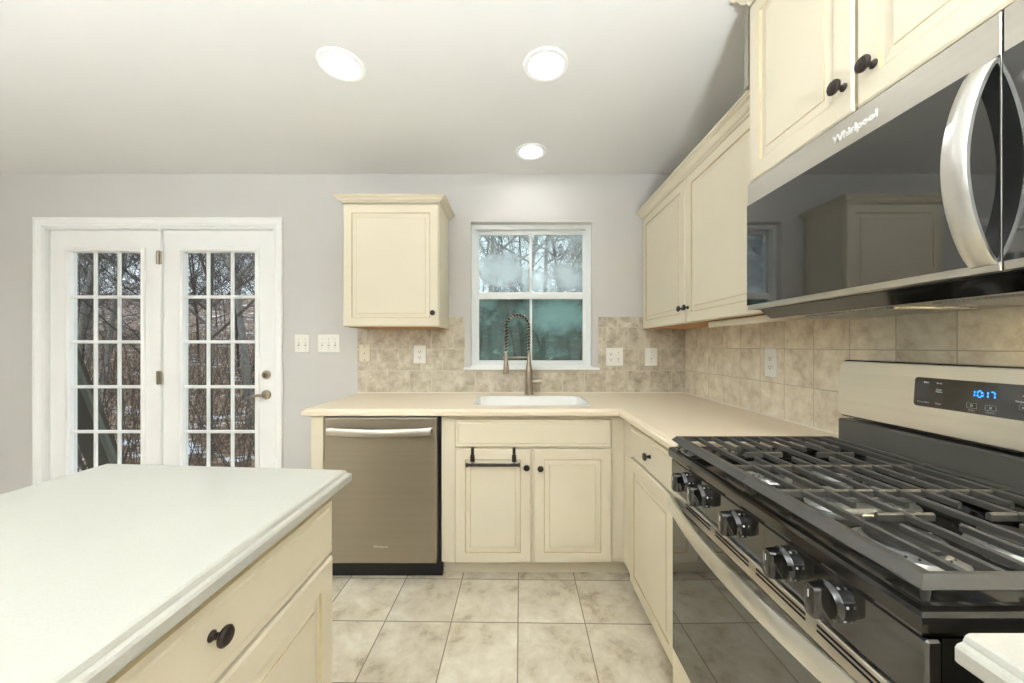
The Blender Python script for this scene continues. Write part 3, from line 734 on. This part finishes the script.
# burners
def burner(x, y, r):
    z = .8746
    b = lathe(new(), (x, y, z), Z_, [(.0001, 0), (r*1.45, 0), (r*1.4, .004), (r*1.12, .006), (r*1.1, .016), (r*1.0, .019), (.0001, .019)], 32)
    bu = obj('burner', b, 'alu', t, True)
    pb = new()
    for k in range(24):
        a = 2*PI*k/24; tube(pb, [(x+r*1.02*math.cos(a), y+r*1.02*math.sin(a), z+.012), (x+r*1.125*math.cos(a), y+r*1.125*math.sin(a), z+.0125)], .0022, 5)
    obj('flame_port', pb, 'dark_grey', bu)
    c = lathe(new(), (x, y, z+.0192), Z_, [(.0001, 0), (r*1.0, 0), (r*1.04, .003), (r*1.0, .008), (r*.9, .010), (.0001, .0105)], 32)
    obj('burner_cap', c, 'dark_grey', bu, True)
    ig = tube(new(), [(x+r*1.3, y+.02, z+.001), (x+r*1.3, y+.02, z+.02)], .003, 6); obj('igniter', ig, 'mark', bu)
for x, y, r in ((.70, rc-.185, .054), (.70, rc+.185, .046), (.90, rc-.185, .042), (.90, rc+.185, .036)): burner(x, y, r)
def stad(x0, x1, y, r, z, n=8):
    out = []
    for k in range(n+1):
        a = -PI/2+PI*k/n; out.append((x1+r*math.cos(a), y+r*math.sin(a), z))
    for k in range(n+1):
        a = PI/2+PI*k/n; out.append((x0+r*math.cos(a), y+r*math.sin(a), z))
    return out
bu = obj('burner', loft(new(), [stad(.725, .875, rc, .046, .8746), stad(.725, .875, rc, .044, .879), stad(.725, .875, rc, .034, .880), stad(.725, .875, rc, .034, .892)]), 'alu', t, label='long oval centre burner')
obj('burner_cap', loft(new(), [stad(.725, .875, rc, .032, .8925), stad(.725, .875, rc, .035, .895), stad(.725, .875, rc, .035, .903), stad(.725, .875, rc, .030, .906)]), 'cap_grey', bu)
# two continuous grates
def bar(bm, p, q, w, z0, z1, taper=.35):
    p, q = Vector(p), Vector(q); d = (q-p).normalized(); s = Vector((-d.y, d.x))
    w2 = w*taper; loops = []
    for e in (p, q):
        loops.append([(e.x-s.x*w/2, e.y-s.y*w/2, z0), (e.x-s.x*w/2, e.y-s.y*w/2, z1-w*.35), (e.x-s.x*w2/2, e.y-s.y*w2/2, z1), (e.x+s.x*w2/2, e.y+s.y*w2/2, z1), (e.x+s.x*w/2, e.y+s.y*w/2, z1-w*.35), (e.x+s.x*w/2, e.y+s.y*w/2, z0)])
    return loft(bm, loops)
def grate(ye, yj, label):
    """half of the continuous grate: ye = outer end, yj = the joint at the middle of the hob"""
    x0, x1 = .522, 1.056; zt = .943; sg = 1 if yj > ye else -1
    bm = new(); loops = []
    A = [(x0, yj), (x0, ye), (x1, ye), (x1, yj)]
    for ins, z, e in ((.006, .924, 1), (.0, .929, 1), (.013, zt, .8), (.027, zt, .6), (.030, .938, .5), (.028, .926, .5)):
        loops.append([bm.verts.new((x0+ins, yj, z)), bm.verts.new((x0+ins, ye+sg*ins*e, z)), bm.verts.new((x1-ins*.6, ye+sg*ins*e, z)), bm.verts.new((x1-ins*.6, yj, z))])
    loops.append(loops[0])
    for P_, Q_ in zip(loops, loops[1:]):
        for k in range(3): bm.faces.new((P_[k], P_[k+1], Q_[k+1], Q_[k]))
    bm.faces.new([l[0] for l in loops[:-1]]); bm.faces.new([l[-1] for l in loops[:-1]])
    yb_ = (rc-.185) if sg > 0 else (rc+.185)
    y_in = ye+sg*.014
    for k in range(9):
        x = .60+.0505*k
        if k in (1, 3, 5, 7):
            bar(bm, (x, y_in), (x, yb_-sg*.042), .0075, .930, zt); bar(bm, (x, yb_+sg*.042), (x, yj), .0075, .930, zt)
        else: bar(bm, (x, y_in), (x, yj), .0075, .930, zt)
    bar(bm, (x0+.02, rc-sg*.078), (x1-.012, rc-sg*.078), .0075, .926, zt-.002)
    for a, c in ((.650, .752), (.852, .954)): bar(bm, (a, yb_), (c, yb_), .0085, .928, zt-.001)
    for x in (x0+.022, .80, x1-.018):
        for y in (ye+sg*.016, yj-sg*.012): tube(bm, [(x, y, .8835 if x == .80 else .905), (x, y, .93)], [.004, .007], 8)
    obj('grate', bm, 'iron', t, label=label)
grate(r0+.006, rc-.0006, 'near cast-iron grate'); grate(r1-.006, rc+.0006, 'far cast-iron grate')

# ------------------------------------------------------------------ microwave
m0, m1 = .455, 1.215; MF = .780; ms = .580
t = thing('microwave_oven', 'over-the-range stainless microwave with dark glass door', 'microwave', (1.0, .835, 1.33))
obj('microwave_body', bx(.8005, WR-.010, m0+.002, m1-.002, 1.362, 1.7795), 'matte_black', t)
b = new(); ln = [(.815, 1.3615), (.850, 1.333), (WR-.02, 1.333), (WR-.012, 1.3615)]
loft(b, [[(x, m0+.012, z) for x, z in ln], [(x, m1-.012, z) for x, z in ln]])
pan = obj('bottom_pan', b, 'black', t)
obj('grease_filter', bx(.90, 1.10, .86, 1.12, 1.3305, 1.3328), 'filter', pan); obj('grease_filter', bx(.90, 1.10, .50, .78, 1.3305, 1.3328), 'filter', pan)
obj('cooktop_lamp', bx(1.125, 1.155, .50, .72, 1.3310, 1.3328), 'hood_lamp', pan)
dr = obj('door', bx(MF, .7995, ms+.001, m1, 1.362, 1.7795, bev=.0015), 'steel_band', t, label='door with stainless bands and dark glass')
obj('door_glass', bx(MF-.0022, MF-.0002, ms+.001, m1-.001, 1.377, 1.709), 'mw_glass', dr)
cp = obj('control_panel', bx(MF, .7995, m0, ms-.0015, 1.362, 1.7795, bev=.0015), 'steel_band', t)
obj('panel_glass', bx(MF-.0022, MF-.0002, m0+.001, ms-.003, 1.377, 1.709), 'mw_glass', cp)
loops = []; n = 24
for i in range(n+1):
    f = i/n; z = 1.374+.333*f; a = math.sin(PI*f)**.75; x = MF-.006-.050*a; ya, yb = ms+.004, ms+.040
    loops.append([(x+.010, ya, z), (x+.003, ya-.001, z), (x, ya+.005, z), (x-.001, (ya+yb)/2, z), (x, yb-.004, z), (x+.004, yb, z), (x+.010, yb-.002, z)])
b = loft(new(), loops)
obj('handle', b, 'steel_handle', dr, True, label='bowed satin vertical handle')
text('badge', 'Whirlpool', .026, (MF-.0006, .832, 1.742), -Y_, Z_, -X_, 'white_metal', dr, .0022, .0003)

# ------------------------------------------------------------------ wall plates
def plate(label, c, u, n, w, h, gangs, mat='plate', group=None):
    """gangs: list of 'switch', 'outlet', 'blank'"""
    c, u, n = Vector(c), Vector(u), Vector(n); v = Z_
    names = {'switch': 'light_switch_plate', 'outlet': 'outlet_plate', 'blank': 'blank_plate'}
    t = thing(names[gangs[0]], label, {'switch': 'switch', 'outlet': 'outlet', 'blank': 'wall plate'}[gangs[0]], tuple(c), group)
    b = new(); loft(b, [[tuple(c+u*(x-w/2)+v*(z-h/2)+n*d) for x, z in rrect(i, w-i, i, h-i, .004, 3)] for i, d in ((0, .0003), (0, .004), (.003, .0065))])
    obj('cover_plate', b, mat, t)
    for k, g in enumerate(gangs):
        cx = (k-(len(gangs)-1)/2)*w/len(gangs)*.9
        def q(x0, x1, z0, z1, d0, d1, bm, bev=0):
            qq = box(new(), x0, x1, z0, z1, d0, d1, bev=bev); xform(qq, c, u, v, n)
            me = bpy.data.meshes.new('x'); qq.to_mesh(me); qq.free(); bm.from_mesh(me); bpy.data.meshes.remove(me)
        if g == 'switch':
            s = new(); q(cx-.005, cx+.005, -.010, .012, .0066, .014, s, .001); obj('toggle', s, mat, t)
            s = new(); q(cx-.0075, cx+.0075, -.0155, -.0125, .0066, .0070, s); obj('toggle_slot', s, 'slot', t)
            for zz in (.030, -.034):
                s = new(); q(cx-.002, cx+.002, zz, zz+.004, .0066, .0072, s); obj('screw', s, 'slot', t)
        elif g == 'outlet':
            for zc_ in (.020, -.020):
                f = new(); loft(f, [[tuple(c+u*(cx+x)+v*(zc_+z)+n*d) for x, z in rrect(-.016, .016, -.0145, .0145, .008, 4)] for d in (.0066, .0082)])
                fc = obj('socket', f, mat, t)
                for sq in ((cx-.008, cx-.0055, zc_-.002, zc_+.007), (cx+.0055, cx+.008, zc_-.002, zc_+.007), (cx-.0025, cx+.0025, zc_-.010, zc_-.005)):
                    s = new(); q(*sq, .0083, .0087, s); obj('slot', s, 'slot', fc)
        else:
            for zz in (.044, -.050, -.003):
                s = new(); q(cx-.003, cx+.003, zz, zz+.006, .0066, .0075, s); obj('screw', s, 'slot', t)
yb = D-.0096
plate('white two-toggle switch plate beside the patio door', (-1.485, D-.0003, 1.258), X_, -Y_, .104, .128, ['switch', 'switch'])
plate('white three-toggle switch plate left of the backsplash', (-1.300, D-.0003, 1.260), X_, -Y_, .150, .124, ['switch']*3)
plate('almond blank plate on the backsplash, under the left wall cabinet', (-1.045, yb, 1.191), X_, -Y_, .076, .120, ['blank'], 'plate_beige')
plate('white outlet on the backsplash left of the window', (-.661, yb, 1.183), X_, -Y_, .088, .126, ['outlet'])
plate('white double plate with outlet and switch right of the window', (.692, yb, 1.166), X_, -Y_, .118, .126, ['outlet', 'switch'])
plate('white single switch plate near the right corner of the backsplash', (.947, yb, 1.166), X_, -Y_, .086, .126, ['switch'])
plate('white outlet on the right wall between corner and range', (WR-.0096, 1.672, 1.164), -Y_, -X_, .080, .132, ['outlet'])

# ------------------------------------------------------------------ lamps and added fill lights
def can(x, y, label, group=None):
    t = thing('recessed_light', label, 'ceiling light', (x, y, CEIL), group)
    b = lathe(new(), (x, y, CEIL-.0003), (0, 0, -1), [(.068, 0), (.096, 0), (.094, .005), (.078, .008), (.070, .004), (.068, 0)], 32)
    obj('trim_ring', b, 'white', t, True)
    b = lathe(new(), (x, y, CEIL-.0005), (0, 0, -1), [(.0001, 0), (.067, 0), (.0665, .003), (.0001, .0035)], 32)
    obj('lens', b, 'lamp', t, True)
can(-.74, 1.545, 'round recessed ceiling light on the left')
can(.132, 1.545, 'round recessed ceiling light on the right')
can(.099, 2.235, 'small-looking recessed ceiling light above the sink')
for x, y, l in ((-1.7, -2.3, 'added unseen globe light over the dining space behind the island'), (-2.7, -.6, 'added unseen globe light on the patio door side of the room')):  # unseen globes added only to fill the room with light
    t = thing('added_globe_light', l, 'added fill light', (x, y, 1.9))
    obj('canopy', lathe(new(), (x, y, CEIL-.0005), (0, 0, -1), [(.0001, 0), (.06, 0), (.055, .02), (.0001, .022)], 20), 'nickel', t, True)
    obj('stem', tube(new(), [(x, y, CEIL-.0225), (x, y, 2.07)], .006, 8), 'nickel', t)
    obj('globe', lathe(new(), (x, y, 1.78), Z_, [(.0001, 0)]+[(.145*math.sin(PI*k/14), .145-.145*math.cos(PI*k/14)) for k in range(1, 14)]+[(.0001, .29)], 24), 'globe', t, True)

for x, y, l in ((.34, -.72, 'added unseen uplight behind the camera near the range wall'), (-2.0, -.85, 'added unseen uplight behind the camera on the patio door side')):  # unseen uplights added to imitate a flash bounced off the ceiling
    t = thing('added_uplight', l, 'floor lamp', (x, y, 0))
    obj('base', lathe(new(), (x, y, .001), Z_, [(.0001, 0), (.14, 0), (.135, .02), (.0001, .024)], 24), 'nickel', t, True)
    obj('pole', tube(new(), [(x, y, .0255), (x, y, 1.20)], .011, 10), 'nickel', t)
    obj('bowl', lathe(new(), (x, y, 1.2), Z_, [(.0001, 0), (.03, .002), (.11, .04), (.15, .09), (.146, .09), (.105, .044), (.0001, .006)], 28), 'white', t, True)
    obj('fill_disc', lathe(new(), (x, y, 1.252), Z_, [(.0001, 0), (.10, 0), (.10, .004), (.0001, .004)], 28), 'uplight', t)

# ------------------------------------------------------------------ outdoors
def gz(x, y):
    s = (y-2.7)
    z = -.75+.02*s if s < 4 else -.67+.085*(s-4)+.0017*(s-4)**2
    z = min(z, 8.5+.02*s)
    return z+.25*mnoise.noise(Vector((x*.15, y*.15, 1)))*min(1, s/3)+.06*mnoise.noise(Vector((x*.8, y*.8, 3)))
bm = new(); nx, ny = 90, 80; gr = []
for j in range(ny+1):
    f = j/ny; y = 2.72+75*f**1.8
    gr.append([bm.verts.new((-80+130*i/nx, y, gz(-80+130*i/nx, y))) for i in range(nx+1)])
for j in range(ny):
    for i in range(nx): bm.faces.new((gr[j][i], gr[j][i+1], gr[j+1][i+1], gr[j+1][i]))
obj('ground', bm, 'ground', kind='structure', smooth=True)

def grow(bm, p, d, L, r, depth, rnd, seg):
    n = 4; pts = [p]; rad = [r]
    for i in range(n):
        d = (d+Vector((rnd.uniform(-1, 1), rnd.uniform(-1, 1), rnd.uniform(-.3, .9)))*(.10 if depth == 0 else .24)).normalized()
        p = p+d*(L/n); pts.append(p); rad.append(max(.0035, r*(1-(i+1)/n*(.55 if depth == 0 else .7))))
    tube(bm, pts, rad, seg, caps=False)
    if depth >= 3: return
    k = (18, 9, 5)[depth]
    for i in range(k):
        f = rnd.uniform(.22 if depth == 0 else .15, 1)
        j = min(n-1, int(f*n)); q = pts[j].lerp(pts[j+1], f*n-j)
        dd = (pts[j+1]-pts[j]).normalized(); a = dd.orthogonal().normalized(); a.rotate(Matrix.Rotation(rnd.uniform(0, 2*PI), 3, dd))
        nd = (dd*.55+a*rnd.uniform(.6, 1.2)).normalized()
        grow(bm, q, nd, L*rnd.uniform(.28, .5), max(.004, rad[j]*.5), depth+1, rnd, (8, 5, 4, 3)[depth+1])
protos = []
for s, (hh, rr, mm) in enumerate(((10, .055, 'bark'), (9, .042, 'bark_dark'), (12, .065, 'bark_pale'), (6, .030, 'bark'), (8, .038, 'bark_dark'))):
    rnd = random.Random(20+s); bm = new(); grow(bm, Vector((0, 0, -.3)), Vector((rnd.uniform(-.08, .08), 0, 1)).normalized(), hh, rr, 0, rnd, 8)
    me = bpy.data.meshes.new('bare_tree'); bm.to_mesh(me); bm.free(); me.materials.append(M[mm])
    for p in me.polygons: p.use_smooth = True
    protos.append(me)
rnd = random.Random(5)
spots = []
def add_spots(a0, a1, y0, y1, n):
    for i in range(n):
        y = y0+(y1-y0)*((i+rnd.random())/n); spots.append((y*(a0+(a1-a0)*rnd.random()), y))
add_spots(-1.30, -.68, 6, 14, 14); add_spots(-1.32, -.66, 14, 36, 26); add_spots(-1.35, -.62, 36, 62, 10)
add_spots(-.16, .24, 6, 13, 8); add_spots(-.18, .26, 13, 45, 16)
for i, (x, y) in enumerate(spots):
    o = bpy.data.objects.new('bare_tree', protos[rnd.randrange(5)]); C.objects.link(o)
    o.location = (x, y, gz(x, y)); o.rotation_euler = (0, 0, rnd.uniform(0, 6.28)); sc = rnd.uniform(.75, 1.2); o.scale = (sc, sc, sc)
    door = x/y < -.4
    tag(o, 'bare leafless tree in the winter woods beyond the patio doors' if door else 'bare leafless tree seen through the misted sink window', 'tree', 'bare trees beyond the patio doors' if door else 'bare trees beyond the sink window')
# undergrowth: twigs and clinging dry leaves
def brush(name, label, n, a0, a1, y0, y1, hmax, leafy):
    bm = new(); rnd = random.Random(11)
    for i in range(n):
        y = y0+(y1-y0)*rnd.random()**1.3; x = y*rnd.uniform(a0, a1); z = gz(x, y); h = rnd.uniform(.3, hmax)
        tip = Vector((x+rnd.uniform(-.5, .5)*h, y+rnd.uniform(-.4, .4)*h, z+h)); mid = Vector((x, y, z)).lerp(tip, .5)+Vector((rnd.uniform(-.1, .1), 0, .05))
        if not leafy: tube(bm, [(x, y, z-.05), mid, tip], [.008, .006, .003], 3, caps=False)
        else:
            for k in range(9):
                c = Vector((x, y, z+.2)).lerp(tip, rnd.random())+Vector((rnd.uniform(-.3, .3), rnd.uniform(-.3, .3), rnd.uniform(-.1, .2)))
                s = rnd.uniform(.02, .05)*(.6+y/25); u = Vector((rnd.uniform(-1, 1), rnd.uniform(-1, 1), rnd.uniform(-1, 1))).normalized(); v = u.orthogonal()
                bm.faces.new([bm.verts.new(c+u*s), bm.verts.new(c+v*s*.5), bm.verts.new(c-u*s), bm.verts.new(c-v*s*.5)])
    o = obj(name, bm, 'leaf' if leafy else 'bark'); return tag(o, label, 'undergrowth' if not leafy else 'leaves', kind='stuff')
brush('undergrowth_twigs', 'tangled bare brush on the slope beyond the doors', 1500, -1.35, -.62, 5, 26, 2.2, False)
brush('dry_leaves', 'brown dry leaves clinging to brush beyond the doors', 1300, -1.35, -.62, 6, 28, 1.3, True)
# slanting timber of the deck stair
def slant(x_at, y0, y1):
    return None
t = thing('deck_stair', 'dark sloping timber stair side outside the left patio door', 'stair', (-3.7, 3.3, -.6))
P = [(-4.30, 2.15), (-3.20, -.60), (-3.47, -.60), (-4.30, 1.48)]
obj('stringer', loft(new(), [[(x, 3.20, z) for x, z in P], [(x, 3.26, z) for x, z in P]]), 'deck_wood', t)
P2 = [(-4.30, 2.22), (-3.17, -.60), (-3.22, -.60), (-4.30, 2.08)]
obj('edge_board', loft(new(), [[(x, 3.17, z) for x, z in P2], [(x, 3.199, z) for x, z in P2]]), 'deck_edge', t)

for o in bpy.data.objects:
    if '_o' in o: del o['_o']
